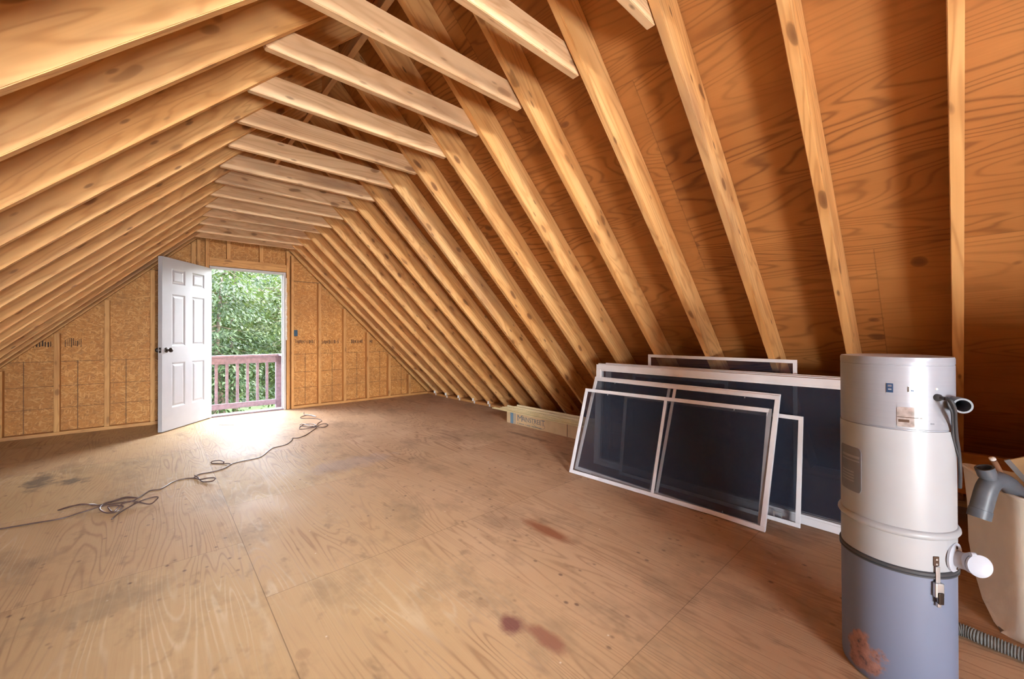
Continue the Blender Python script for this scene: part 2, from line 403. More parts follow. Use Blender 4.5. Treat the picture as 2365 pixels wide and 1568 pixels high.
for xa, xb, holes in ((-3.24, -2.1, ()), (-2.1, -0.95, ((0.28, 0.96),)), (-0.95, -0.5, ((0.28, 0.96), (1.9, 2.28))), (-0.5, -0.3, ((1.9, 2.28),)), (-0.3, 0.0, ()), (0.0, 3.24, ())):
    cuts = [0.0] + [c for h in holes for c in h] + [None]
    for a, b in zip(cuts[::2], cuts[1::2]): prism(bm, [(xa, a), (xb, a), (xb, zr(xb) + 0.001 if b is None else b), (xa, zr(xa) + 0.001 if b is None else b)], YN - 0.012, YN)
tag(link('wall_near', bm, M['osb']), kind='structure')

o = boxo('wall_light_blocker', M['roof'], 0.74, 1.84, -7.64, -7.53, 0.001, 1.06, 0.003); tag(o, 'low plywood wall added out of view to block light', 'wall', kind='structure')  # made-up wall out of frame, keeps light off the low right slope
# printed stamps on the sheathing of the far gable
bm = bmesh.new()
def stamp(x0, x1, z0, z1, n):
    for k in range(n):
        a = x0 + (x1 - x0) * k / n
        w = (x1 - x0) / n * random.uniform(0.25, 0.7); zz0 = z0 + random.uniform(0, 0.25) * (z1 - z0); zz1 = z1 - random.uniform(0, 0.3) * (z1 - z0)
        box(bm, a, a + w, OSBY - 0.0008, OSBY - 0.0002, zz0, zz1)
stamp(-1.74, -1.60, 0.99, 1.10, 9); stamp(-2.02, -1.83, 0.99, 1.08, 9)
stamp(0.66, 0.95, 0.99, 1.06, 16); stamp(1.03, 1.33, 0.98, 1.05, 16); stamp(1.52, 1.72, 0.98, 1.05, 10); stamp(1.80, 1.90, 0.98, 1.05, 5)
link('stamp_print', bm, M['ink'], wf)

def board(name, mat, pts, y0, y1, org, ang, label, cat, group=None, bev=0.0025):
    """prism from world XZ points; the object's local X axis lies along the board so the grain follows it"""
    mw = Matrix.Translation((org[0], (y0 + y1) / 2, org[1])) @ Matrix.Rotation(-ang, 4, 'Y')
    inv = mw.inverted(); lp = []
    for x, z in pts:
        v = inv @ Vector((x, (y0 + y1) / 2, z)); lp.append((v.x, v.z))
    bm = bmesh.new(); h = (y1 - y0) / 2; prism(bm, lp, -h, h, bev)
    return tag(link(name, bm, mat, None, mw), label, cat, group)

# ridge board
o = boxo('ridge_board', M['rafter'], -4.35, 4.35, -0.019, 0.019, -0.14, 0.118, 0.002, mw=Matrix.Translation((0, (YN + OSBY) / 2 , 3.09)) @ Matrix.Rotation(PI / 2, 4, 'Z') @ Matrix.Scale((OSBY - YN - 0.01) / 8.7, 4, (1, 0, 0)))
tag(o, 'long ridge board running along the peak of the roof', 'ridge board')

dR = {13: .014, 12: .042, 11: .049, 10: .029, 9: .033, 8: .027, 7: .019, 6: .007, 5: -.003, 4: -.011, 3: -.021, 2: -.011, 1: -.016, 0: -.01, -1: -.004, -2: .002, -3: .002}
dL = {13: .02, 12: .061, 11: .018, 10: .023, 9: -.003, 8: .015, 7: -.025, 6: -.034, 5: -.041, 4: -.007, 3: -.018, 2: -.04}
SP = 0.40627
Y13 = -0.25912
yf = lambda i: Y13 - (13 - i) * SP
for sgn, dd, side in ((1, dR, 'right'), (-1, dL, 'left')):
    for i in range(13, -7, -1):
        y1 = yf(i) + dd.get(i, 0.0); y0 = y1 - 0.038
        pts = [(sgn * 0.02, H0 - 0.02), (sgn * (H0 - 0.04), 0.04), (sgn * (H0 + RT - 0.045), 0.04), (sgn * 0.02, HC - 0.025)]
        k = 14 - i
        where = 'on the slope above the window screens' if sgn > 0 else 'on the slope on the door side'
        board('rafter', M['rafter'], pts, y0, y1, (sgn * 1.0, HC - 1.1), -sgn * PI / 4 if sgn > 0 else PI / 4,
              'pine rafter %s, %s from the far gable wall' % (where, ORD[k]), 'rafter', 'rafters of the %s roof slope' % side)
    # gable rafter flush with the studs
    pts = [(sgn * 0.02, H0 - 0.03), (sgn * (H0 - 0.06), 0.045), (sgn * (H0 + RT - 0.05), 0.045), (sgn * 0.02, HC - 0.025)]
    board('gable_rafter', M['stud'], pts, 0.0, 0.038, (sgn * 1.0, HC - 1.1), -sgn * PI / 4 if sgn > 0 else PI / 4,
          'end rafter lying against the far gable wall, %s of the doorway' % side, 'rafter')

ZC = 2.398; TD = 0.12
for i in range(13, -5, -1):
    yb = max(yf(i) + dR.get(i, 0), yf(i) + dL.get(i, 0)) + 0.001
    zc = ZC + (0.004 if i % 3 else -0.004)
    xl = H0 - zc
    pts = [(-xl - 0.006, zc), (xl + 0.012, zc), (xl - 0.012, zc + 0.035), (xl - TD + 0.2, zc + TD), (-xl + TD - 0.1, zc + TD)]
    pts = [(-xl - 0.004, zc), (xl + 0.010, zc), (xl + 0.055, zc + TD), (-xl - 0.05, zc + TD)]
    board('collar_tie', M['tie'], pts, yb, yb + 0.038, (0, zc), 0.0,
          'horizontal collar tie between the rafters, %s from the far gable wall' % ORD[14 - i], 'collar tie', 'collar ties under the ridge')

# sole plates
def plate(name, x0, x1, y0, y1, z1, label, rot=False):
    L = max(x1 - x0, y1 - y0); c = ((x0 + x1) / 2, (y0 + y1) / 2, 0)
    mw = Matrix.Translation(c) @ (Matrix.Rotation(PI / 2, 4, 'Z') if rot else Matrix.Identity(4))
    w = min(x1 - x0, y1 - y0)
    o = boxo(name, M['stud'], -L / 2, L / 2, -w / 2, w / 2, 0.0005, z1, 0.002, mw=mw)
    return tag(o, label, 'sole plate')
plate('sole_plate', 2.93, 3.07, YN + 0.002, -0.002, 0.038, 'long sole plate under the feet of the rafters behind the cardboard carton', True)
plate('sole_plate', -3.07, -2.93, YN + 0.002, -0.002, 0.038, 'long sole plate under the low side of the slope on the door side', True)
plate('sole_plate', 0.585, 3.10, 0.0, 0.089, 0.038, 'sole plate of the gable wall right of the doorway')
plate('sole_plate', -3.10, -0.50, 0.0, 0.089, 0.038, 'sole plate of the gable wall on the hinge side of the doorway')

# gable studs
def stud(x, w, z0, z1, label, y0=0.0, y1=0.089):
    mw = Matrix.Translation((x + w / 2, (y0 + y1) / 2, z0)) @ Matrix.Rotation(-PI / 2, 4, 'Y')
    L = z1 - z0
    o = boxo('wall_stud', M['stud'], 0, L, -(y1 - y0) / 2, (y1 - y0) / 2, -w / 2, w / 2, 0.002, mw=mw)
    return tag(o, label, 'stud', 'studs of the far gable wall')
ztop = lambda x: H0 - 0.02 - abs(x)
for k, x in enumerate((0.9716, 1.362, 1.752, 2.142, 2.532)):
    stud(x, 0.040, 0.039, ztop(x + 0.04), 'wall stud right of the doorway, %s out from the doorway posts' % ORD[k + 1])
for k, x in enumerate((-1.010, -1.415, -1.814, -2.22, -2.62)):
    stud(x, 0.045, 0.039, ztop(x), 'wall stud on the hinge side of the doorway, %s out from the doorway posts' % ORD[k + 1])
stud(0.519, 0.040, 0.001, ztop(0.56), 'post against the right side of the white door frame')
stud(0.5845, 0.036, 0.039, ztop(0.62), 'second post right of the door frame, carrying the blue box')
stud(-0.458, 0.040, 0.001, ztop(0.458), 'post against the hinge side of the white door frame')
stud(-0.548, 0.036, 0.039, ztop(0.548), 'middle post of the three on the hinge side of the door frame')
stud(-0.607, 0.042, 0.039, ztop(0.607), 'outer post of the three on the hinge side of the door frame')
stud(-0.221, 0.042, 2.192, 2.72, 'short cripple stud above the door header, on the hinge side')
stud(0.171, 0.044, 2.192, 2.76, 'short cripple stud above the door header, on the latch side')
mw = Matrix.Translation((0.05, 0.0445, 0))
tag(boxo('door_header', M['stud'], -0.467, 0.467, -0.0445, 0.0445, 2.078, 2.15, 0.002, mw=mw), 'header beam over the doorway', 'header')
tag(boxo('header_plate', M['stud'], -0.467, 0.467, -0.0445, 0.0445, 2.1505, 2.1905, 0.002, mw=mw), 'flat plate lying on top of the door header', 'plate')

# ------------------------------------------------------------------ doorway and door
fr = empty('trim_1', (0, 0, 0)); tag(fr, 'white door frame of the open doorway', 'door frame', kind='structure')
boxo('jamb', M['jamb'], DX1, DX1 + 0.032, 0.0, 0.13, 0.0, DZ1 + 0.03, 0.003, fr)
boxo('jamb', M['jamb'], DX0 - 0.02, DX0, 0.0, 0.13, 0.0, DZ1 + 0.03, 0.003, fr)
boxo('head_jamb', M['jamb'], DX0, DX1, 0.0, 0.13, DZ1, DZ1 + 0.028, 0.003, fr)
boxo('door_stop', M['jamb'], DX1 - 0.012, DX1 - 0.0005, 0.05, 0.085, 0.02, DZ1, 0.002, fr)
boxo('door_sill', M['rail'], DX0, DX1, 0.005, 0.16, 0.001, 0.022, 0.004, fr)
bm = bmesh.new()
for k in range(26):
    z = 1.08 + 0.92 * k / 26
    bmesh.ops.create_icosphere(bm, subdivisions=2, radius=1, matrix=Matrix.Translation((DX1 + 0.036 + random.uniform(-.004, .004), 0.0, z)) @ Matrix.Diagonal((random.uniform(.007, .013), .007, .032, 1)))
link('foam_sealant', bm, M['foam'], fr, smooth=True)

DW, DH, DT = 0.858, 2.028, 0.044
ang = 0.9314
hinge = Vector((DX0 + 0.001, 0.002, 0.0))
dmw = Matrix.Translation(hinge) @ Matrix((Vector((-math.cos(ang), -math.sin(ang), 0)), Vector((math.sin(ang), -math.cos(ang), 0)) * -1.0, Vector((0, 0, 1)))).transposed().to_4x4()
# local x from hinge to free edge, local y into the leaf's back (away from the camera), z up
door = empty('door_1', (0, 0, 0), mw=dmw); tag(door, 'white six-panel door standing open into the attic', 'door', kind='structure')
bm = bmesh.new()
us = [(0.146, 0.366), (0.484, 0.714)]; us = [(DW - b * DW / 0.86, DW - a * DW / 0.86) for a, b in us]
zs = [(0.255, 0.79), (0.985, 1.605), (1.725, 1.912)]
zs = [(0.012 + a, 0.012 + b) for a, b in zs]
xe = sorted({0.0, DW, *[v for u in us for v in u]}); ze = sorted({0.012, 0.012 + DH, *[v for q in zs for v in q]})
def face_grid(yv, flip):
    for i in range(len(xe) - 1):
        for j in range(len(ze) - 1):
            x0, x1, z0, z1 = xe[i], xe[i + 1], ze[j], ze[j + 1]
            isp = any(abs(x0 - min(u)) < 1e-6 for u in us) and any(abs(z0 - q[0]) < 1e-6 for q in zs)
            s = 1 if not flip else -1
            def ring(ins, d): return [(x0 + ins, yv + s * d, z0 + ins), (x1 - ins, yv + s * d, z0 + ins), (x1 - ins, yv + s * d, z1 - ins), (x0 + ins, yv + s * d, z1 - ins)]
            lv = [ring(0, 0)]
            if isp: lv += [ring(0.006, 0.002), ring(0.018, 0.008), ring(0.024, 0.008), ring(0.044, 0.002), ring(0.048, 0.002)]
            vv = [[bm.verts.new(c) for c in r] for r in lv]
            for a, b in zip(vv, vv[1:]):
                for k in range(4): bm.faces.new((a[k], a[(k + 1) % 4], b[(k + 1) % 4], b[k]))
            bm.faces.new(vv[-1])
face_grid(0.0, False); face_grid(DT, True)
for (a, b) in (((0, 0), (0, 1)), ((1, 1), (1, 0))):
    x = 0 if a[0] == 0 else DW
    bm.faces.new([bm.verts.new(c) for c in ((x, 0, 0.012), (x, DT, 0.012), (x, DT, 0.012 + DH), (x, 0, 0.012 + DH))])
for z in (0.012, 0.012 + DH): bm.faces.new([bm.verts.new(c) for c in ((0, 0, z), (DW, 0, z), (DW, DT, z), (0, DT, z))])
bmesh.ops.remove_doubles(bm, verts=bm.verts, dist=1e-5); bmesh.ops.recalc_face_normals(bm, faces=bm.faces)
link('door_leaf', bm, M['door'], door)
def knob(sy, y):
    bm = bmesh.new()
    prof = [(0.031, 0), (0.031, 0.004), (0.026, 0.010), (0.012, 0.013), (0.011, 0.030), (0.018, 0.036), (0.026, 0.044), (0.0275, 0.052), (0.024, 0.061), (0.012, 0.066)]
    lathe(bm, prof, 28, Matrix.Translation((DW - 0.062, y, 0.955)) @ Matrix.Rotation(PI / 2 * sy, 4, 'X'))
    bmesh.ops.recalc_face_normals(bm, faces=bm.faces)
    return tag(link('door_knob', bm, M['bronze'], door, smooth=True), 'dark bronze door knob')
knob(1, 0.0); knob(-1, DT)
boxo('latch_plate', M['bronze'], DW - 0.0005, DW + 0.0015, 0.010, 0.034, 0.925, 0.985, 0.001, door)
boxo('latch_bolt', M['steel'], DW + 0.0015, DW + 0.011, 0.017, 0.027, 0.945, 0.965, 0.002, door)
for z in (0.22, 1.02, 1.80):
    bm = bmesh.new(); lathe(bm, [(0.006, -0.045), (0.006, 0.045)], 12, Matrix.Translation((-0.004, 0.008, z)))
    box(bm, -0.002, 0.0, 0.008, 0.036, z - 0.045, z + 0.045)
    link('hinge', bm, M['steel'], door)

# blue electrical box on the stud
eb = boxo('electrical_box', M['blue'], 0.621, 0.672, 0.004, 0.06, 1.112, 1.205, 0.003)
tag(eb, 'blue plastic electrical box nailed to the post right of the doorway', 'electrical box')

# ------------------------------------------------------------------ deck and railing outside
dk = boxo('deck_floor', M['rail'], -1.6, 2.0, 0.165, 0.99, -0.17, -0.14, 0.003)
tag(dk, 'narrow mauve deck outside the doorway', 'deck', kind='structure')
RY = 1.0
rl = empty('deck_railing', (0, RY, -0.14)); tag(rl, 'mauve stained wooden deck railing with square balusters outside the doorway', 'railing')
def rp(name, x0, x1, y0, y1, z0, z1, bev=0.003):
    bm = bmesh.new(); box(bm, x0, x1, y0 - RY, y1 - RY, z0 + 0.14, z1 + 0.14, bev); return link(name, bm, M['rail'], rl)
rp('top_rail', -1.6, 0.575, RY, RY + 0.038, 0.665, 0.775); rp('rail_cap', -1.6, 0.69, RY - 0.05, RY + 0.09, 0.776, 0.806)
rp('bottom_rail', -1.6, 0.575, RY, RY + 0.038, -0.05, 0.035)
for k in range(16):
    x = -1.524 + k * 0.1393 + 0.006; 
    if x < 0.56: rp('baluster', x, x + 0.038, RY + 0.039, RY + 0.077, -0.06, 0.745)
rp('post', 0.578, 0.667, RY, RY + 0.089, -0.30, 0.775); rp('post', -1.69, -1.601, RY, RY + 0.089, -0.30, 0.775)
rp('side_top_rail', 0.667, 0.705, 0.17, RY + 0.05, 0.665, 0.775); rp('side_rail_cap', 0.60, 0.74, 0.17, RY - 0.051, 0.776, 0.806)
rp('side_bottom_rail', 0.667, 0.705, 0.17, RY + 0.05, -0.05, 0.035)
for k in range(6):
    y = 0.26 + k * 0.125; rp('side_baluster', 0.706, 0.744, y, y + 0.038, -0.06, 0.745)

# ------------------------------------------------------------------ trees and lawn
bm = bmesh.new(); box(bm, -30, 30, 1.5, 60, -2.75, -2.65); tag(link('ground', bm, M['grass']), 'mown lawn far below the deck', 'lawn', kind='structure')
M['hill'] = plain('wooded_hillside', (0.022, 0.036, 0.016), 0.95, 0.05, var=0.45, scale=1.6)
bm = bmesh.new()
hv = [[bm.verts.new((-30 + 2 * i, 19 + 3 * j, -2.66 + j * 1.9 + random.uniform(-.5, .5) * (j > 0))) for i in range(31)] for j in range(7)]
for a, b in zip(hv, hv[1:]):
    for i in range(30): bm.faces.new((a[i], a[i + 1], b[i + 1], b[i]))
tag(link('hill', bm, M['hill'], smooth=True), 'dark wooded hillside rising behind the trees', 'hillside', kind='structure')
def leafmat(name, a, b):
    g = G(name); f = g.noise(g.obj(), 2.2, 3); isl = g.n('ShaderNodeNewGeometry').outputs['Random Per Island']
    c = g.ramp(isl, [(0.0, a), (1.0, b)])
    c = g.mix(g.math('MULTIPLY', f, 0.4), c, a)
    g.done(c, 0.45, 0.3)
    tr = g.n('ShaderNodeBsdfTranslucent'); g.put(tr.inputs[0], g.mix(0.5, c, (0.12, 0.17, 0.03)))
    mx = g.n('ShaderNodeMixShader'); mx.inputs[0].default_value = 0.35
    g.nt.links.new(g.b.outputs[0], mx.inputs[1]); g.nt.links.new(tr.outputs[0], mx.inputs[2]); g.nt.links.new(mx.outputs[0], g.out.inputs[0])
    return g.m
M['leafA'] = leafmat('leaf_mid_green', (0.018, 0.040, 0.014), (0.085, 0.120, 0.048))
M['leafB'] = leafmat('leaf_yellow_green', (0.030, 0.056, 0.013), (0.125, 0.145, 0.045))
M['leafC'] = leafmat('leaf_dark_green', (0.010, 0.026, 0.010), (0.055, 0.085, 0.036))
def leaf(bm, p, d, n, L, w):
    s = d.cross(n).normalized(); m = p + d * L * 0.5 - n * L * 0.08
    a = bm.verts.new(p); b = bm.verts.new(m + s * w + n * w * 0.25); c = bm.verts.new(p + d * L - n * L * 0.22); e = bm.verts.new(m - s * w + n * w * 0.25); k = bm.verts.new(m)
    bm.faces.new((a, k, b)); bm.faces.new((k, c, b)); bm.faces.new((a, e, k)); bm.faces.new((k, e, c))
def tree(x, y, r, zc, rz, n, mat, label, sprays, seed, size=0.115, trunk=0.11):
    rg = random.Random(seed)
    root = empty('broadleaf_tree', (x, y, -2.65)); tag(root, label, 'tree', 'trees beyond the deck')
    bm = bmesh.new()
    tube(bm, spline([(0, 0, -0.05), (0.06, 0.05, 1.6), (-0.05, 0.1, 3.2), (0.05, 0.05, zc + 2.65 + rz * 0.6)]), trunk, 8, rf=lambda t: trunk * (1 - 0.75 * t))
    link('trunk', bm, M['bark'], root, smooth=True)
    bm = bmesh.new()
    for s in range(sprays):
        th = rg.uniform(0, 2 * PI); ph = math.acos(rg.uniform(-1, 1)); rr = rg.uniform(0.45, 1.0)
        tip = Vector((r * rr * math.sin(ph) * math.cos(th), r * rr * math.sin(ph) * math.sin(th), zc + 2.65 + rz * rr * math.cos(ph)))
        out = Vector((tip.x, tip.y, 0)); out = out.normalized() if out.length > 0.01 else Vector((1, 0, 0))
        tilt = Vector((out.x, out.y, rg.uniform(-0.45, 0.05))).normalized()
        side = tilt.cross(Vector((0, 0, 1))).normalized()
        L = rg.uniform(0.7, 1.3)
        if s % 5 == 0:
            n0 = len(bm.faces); tube(bm, [tip - tilt * L * 1.1, tip - tilt * L * 0.4, tip + tilt * 0.1], 0.012, 5, rf=lambda t: 0.014 * (1.1 - t)); bm.faces.ensure_lookup_table()
            for f in bm.faces[n0:]: f.material_index = 1
        for k in range(n // sprays):
            u = rg.uniform(-0.7, 0.5) * L; v = rg.gauss(0, 0.24)
            p = tip + tilt * u + side * v + Vector((0, 0, rg.gauss(0, 0.05) - abs(v) * 0.25))
            d = (tilt * rg.uniform(0.3, 1) + side * math.copysign(rg.uniform(0.1, 1.0), v) + Vector((0, 0, rg.uniform(-0.7, 0.1)))).normalized()
            nn = (Vector((0, 0, 1)) + Vector((rg.gauss(0, .35), rg.gauss(0, .35), 0))); nn = (nn - d * nn.dot(d)).normalized()
            leaf(bm, p, d, nn, size * rg.uniform(0.7, 1.3), size * rg.uniform(0.22, 0.33))
    fo_ = tag(link('foliage', bm, mat, root), kind='stuff'); fo_.data.materials.append(M['bark'])
    return root
tree(0.35, 6.8, 1.5, 1.2, 2.6, 7000, M['leafA'], 'leafy tree with mid green leaves straight out beyond the deck railing', 150, 1)
tree(2.2, 7.6, 1.5, 1.0, 2.6, 7000, M['leafB'], 'tree with bright yellow green leaves behind the right railing post', 150, 2)
tree(-1.6, 7.4, 1.7, 1.0, 2.7, 6000, M['leafC'], 'dark green tree mostly hidden behind the open door', 130, 3)
tree(1.1, 10.5, 2.3, 1.6, 3.6, 8000, M['leafC'], 'deep green tree standing behind the nearer ones', 170, 4, 0.13)
tree(3.8, 10.0, 2.0, 1.5, 3.3, 6000, M['leafA'], 'far tree to the right behind the yellow green one', 130, 5, 0.13)
tree(-1.2, 11.5, 2.3, 1.6, 3.6, 6000, M['leafA'], 'far tree to the left behind the dark green one', 130, 6, 0.13)
tree(0.9, 15.0, 3.0, 2.0, 4.4, 7000, M['leafC'], 'farthest dark tree closing the view through the doorway', 150, 8, 0.17)
#PART2

# ------------------------------------------------------------------ window screens leaning on the right slope
def meshmat(name, fac, col):
    g = G(name); g.done(col, 0.5, 0.35)
    tr = g.n('ShaderNodeBsdfTransparent'); mx = g.n('ShaderNodeMixShader')
    mx.inputs[0].default_value = fac
    g.nt.links.new(tr.outputs[0], mx.inputs[1]); g.nt.links.new(g.b.outputs[0], mx.inputs[2]); g.nt.links.new(mx.outputs[0], g.out.inputs[0])
    return g.m
M['mesh'] = meshmat('insect_mesh', 0.40, (0.032, 0.043, 0.072))
M['alugrey'] = plain('grey_screen_frame', (0.50, 0.52, 0.56), 0.4, var=0.04)

def screen_m(x0, y0, phi, th):
    dr = Vector((math.sin(phi), -math.cos(phi), 0)); n = Vector((math.cos(phi), math.sin(phi), 0))
    up = Vector((0, 0, math.cos(th))) + n * math.sin(th); nn = up.cross(dr)   # nn points into the room
    return Matrix.Translation((x0, y0, 0.003)) @ Matrix((dr, nn, up)).transposed().to_4x4()
def frame_mesh(bm, L, H, w, t, mid=None, mw_=0.021, lip=0.0):
    box(bm, 0, L, -t, 0, 0, w, 0.0015); box(bm, 0, L, -t, 0, H - w, H, 0.0015)
    box(bm, 0, w, -t, 0, w, H - w, 0.0015); box(bm, L - w, L, -t, 0, w, H - w, 0.0015)
    if lip:
        box(bm, w, L - w, -t * 0.75, -t * 0.25, w, w + lip); box(bm, w, L - w, -t * 0.75, -t * 0.25, H - w - lip, H - w)
        box(bm, w, w + lip, -t * 0.75, -t * 0.25, w + lip, H - w - lip); box(bm, L - w - lip, L - w, -t * 0.75, -t * 0.25, w + lip, H - w - lip)
def screen(x0, y0, phi, L, H, th, label, w=0.026, t=0.011, mid=None, pins=(), tab=None, name='window_screen', lip=0.0, handle=False):
    root = empty(name, (0, 0, 0), mw=screen_m(x0, y0, phi, th))
    tag(root, label, 'window screen' if name == 'window_screen' else 'screen door', 'screens leaning on the right roof slope')
    bm = bmesh.new(); frame_mesh(bm, L, H, w, t, lip=lip); link('frame', bm, M['alu'], root)
    if mid is not None: boxo('mid_bar', M['alu'], mid - 0.0105, mid + 0.0105, -t * 0.9, -t * 0.1, w, H - w, 0.001, root)
    segs = [(w, L - w)] if mid is None else [(w, mid - 0.0105), (mid + 0.0105, L - w)]
    for a, b in segs:
        bm = bmesh.new(); bm.faces.new([bm.verts.new(v) for v in ((a, -t * 0.5, w), (b, -t * 0.5, w), (b, -t * 0.5, H - w), (a, -t * 0.5, H - w))])
        link('mesh', bm, M['mesh'], root)
    for u, v in pins:
        boxo('plunger_pin', M['clip'], u - 0.003, u + 0.003, 0.0, 0.006, v - 0.010, v + 0.012, 0.001, root)
    if tab:
        bm = bmesh.new(); u, v = tab
        box(bm, u - 0.022, u - 0.017, -0.004, 0.004, v, v + 0.03); box(bm, u + 0.017, u + 0.022, -0.004, 0.004, v, v + 0.03); box(bm, u - 0.017, u + 0.017, -0.004, 0.004, v + 0.025, v + 0.03)
        link('pull_tab', bm, M['clip'], root)
    if handle:
        boxo('door_handle', M['ink'], 0.012, 0.03, 0.0, 0.02, H * 0.42, H * 0.60, 0.004, root)
    return root
screen(1.554, -4.672, 0.053, 1.36, 0.697, 0.344, 'white framed two-pane window screen, lowest and foremost of the leaning stack', mid=0.700,
       pins=((0.214, 0.672), (1.150, 0.672), (0.189, 0.027), (1.143, 0.027)))
screen(1.643, -4.655, -0.027, 1.394, 0.788, 0.361, 'two-pane window screen just behind the lowest one, sticking out above it', mid=0.731,
       pins=((0.204, 0.764), (1.197, 0.764)))
screen(1.657, -4.643, -0.027, 1.405, 0.797, 0.361, 'two-pane window screen pressed against the back of the second, peeking out at its edges', mid=0.693)
screen(1.812, -4.968, 0.0, 1.2, 0.634, 0.14, 'short window screen with a square pull tab, its end showing right of the two-pane ones', tab=(1.086, 0.026), w=0.024)
for k, (dx, dy, dh, lab) in enumerate(((0.0, 0.0, 0.0, 'long sliding screen door with a thick white frame, foremost of the three behind the window screens'),
                                       (0.026, 0.0, 0.008, 'long sliding screen door in the middle of the three, only its top edge showing'),
                                       (0.052, -0.06, 0.014, 'long sliding screen door at the back of the three, its top edge set in from the others'))):
    screen(1.898 + dx, -4.665 + dy, -0.002, 1.98, 0.856 + dh, 0.055, lab, w=0.042, t=0.018, name='screen_door', lip=0.012, handle=(k == 0))
screen(2.016, -4.973, 0.0, 0.739, 0.789, 0.0, 'small window screen standing behind the sliding doors, seen only through their mesh', w=0.022)
screen(2.027, -5.106, 0.0, 1.004, 0.955, 0.0, 'tallest window screen at the back, its top rising above the sliding doors', w=0.022)

# ------------------------------------------------------------------ carton with mouldings on top
M['card'] = plain('cardboard', (0.66, 0.47, 0.26), 0.75, 0.15, var=0.06, scale=6)
M['cardblue'] = plain('printed_blue', (0.16, 0.27, 0.36), 0.7)
M['cardink'] = plain('printed_grey', (0.17, 0.19, 0.19), 0.7)
M['vinyl'] = plain('cream_vinyl', (0.76, 0.64, 0.34), 0.45, 0.4, var=0.06)
ct = empty('cardboard_carton', (2.40, -2.925, 0)); tag(ct, 'long low cardboard carton with MAINSTREET printed on its side', 'carton')
bm = bmesh.new(); box(bm, 0, 0.23, -2.2, 0, 0.001, 0.142, 0.003); link('box', bm, M['card'], ct)
boxo('end_flap', M['card'], 0.0, 0.21, 0.001, 0.004, 0.01, 0.135, 0.001, ct, )
boxo('blue_band', M['cardblue'], -0.0012, 0.0, -0.125, -0.065, 0.004, 0.138, 0, ct); boxo('thin_band', M['cardblue'], -0.0012, 0.0, -0.158, -0.148, 0.004, 0.138, 0, ct)
boxo('seam_tape', M['ink'], -0.001, 0.0, -1.005, -0.999, 0.003, 0.14, 0, ct)
def text(body, y0, z0, width, height, parent, mat):
    cu = bpy.data.curves.new('lettering', 'FONT'); cu.body = body; cu.size = 1.0; cu.extrude = 0.0004
    o = bpy.data.objects.new('lettering', cu); COL.objects.link(o)
    bpy.context.view_layer.update(); dx, dy = o.dimensions.x, o.dimensions.y
    cu.materials.append(mat)
    o.parent = parent
    mm = Matrix.Translation((-0.0012, y0, z0)) @ Matrix(((0, 0, -1), (-1, 0, 0), (0, 1, 0))).to_4x4() @ Matrix.Diagonal((width / dx, height / dy, 1, 1))
    dg = bpy.context.evaluated_depsgraph_get(); me = bpy.data.meshes.new_from_object(o.evaluated_get(dg))
    bpy.data.objects.remove(o); o = bpy.data.objects.new('lettering', me); COL.objects.link(o); o.parent = parent; o.matrix_local = mm
    return o
tx = text('M', -0.19, 0.052, 0.085, 0.075, ct, M['cardink'])
tx = text('AINSTREE', -0.275, 0.062, 0.335, 0.055, ct, M['cardink'])
tx = text('T', -0.612, 0.055, 0.05, 0.068, ct, M['cardink'])
bm = bmesh.new()
tube(bm, [(-0.001, y, z) for _, y, z in spline([(0, -0.275, 0.128), (0, -0.30, 0.125), (0, -0.335, 0.075), (0, -0.36, 0.058), (0, -0.375, 0.062)])], 0.0012, 5)
tube(bm, [(-0.001, y, z) for _, y, z in spline([(0, -0.47, 0.062), (0, -0.51, 0.035), (0, -0.57, 0.018), (0, -0.635, 0.022), (0, -0.665, 0.045), (0, -0.65, 0.072)])], 0.0013, 5)
link('swash', bm, M['cardink'], ct)
bm = bmesh.new()
rg = random.Random(3); y = -0.19
while y > -0.60:
    w = rg.uniform(0.006, 0.012)
    if rg.random() > 0.15: box(bm, -0.0008, 0, y - w, y, 0.018, 0.028)
    y -= w + 0.004
link('small_print', bm, M['cardink'], ct)
for k, (x0, x1, z1, yy, lab) in enumerate(((2.385, 2.425, 0.156, -2.64, 'cream vinyl strip along the front edge of the carton top'),
                                          (2.440, 2.490, 0.170, -2.74, 'cream vinyl strip lying second from the front on the carton'),
                                          (2.500, 2.545, 0.186, -2.78, 'cream vinyl strip lying third from the front on the carton'),
                                          (2.560, 2.610, 0.200, -2.90, 'cream vinyl strip farthest back on the carton, next to the rafters'))):
    L = 2.6
    bm = bmesh.new(); h = z1 - 0.143
    prism(bm, [(0, 0), (x1 - x0, 0), (x1 - x0, h), ((x1 - x0) * 0.75, h), ((x1 - x0) * 0.6, h * 0.55), ((x1 - x0) * 0.25, h * 0.75), (0, h * 0.75)], -L, 0.0, 0.0008)
    tag(link('vinyl_strip', bm, M['vinyl'], None, Matrix.Translation((x0, yy, 0.143)) @ Matrix.Rotation(0.004 * (k - 1), 4, 'Z')), lab, 'vinyl strip', 'vinyl strips on the carton')

# bright metal clips on the sole plate at the rafter feet
for k, i in enumerate((13, 12, 11, 10, 9)):
    y0 = yf(i) + dR[i] - 0.038
    bm = bmesh.new()
    box(bm, 2.895, 2.93, y0 - 0.0022, y0 - 0.0007, 0.040, 0.086, 0.0004); box(bm, 2.924, 2.9294, y0 - 0.032, y0 - 0.0022, 0.002, 0.042, 0.0004); box(bm, 2.925, 2.945, y0 - 0.032, y0 - 0.0022, 0.0388, 0.0405)
    for z in (0.052, 0.07): box(bm, 2.908, 2.916, y0 - 0.004, y0 - 0.0022, z, z + 0.007)
    tag(link('rafter_clip', bm, M['clip']), 'small bright metal clip at the foot of the %s rafter from the gable wall' % ORD[k + 1], 'metal clip', 'metal clips at the rafter feet')

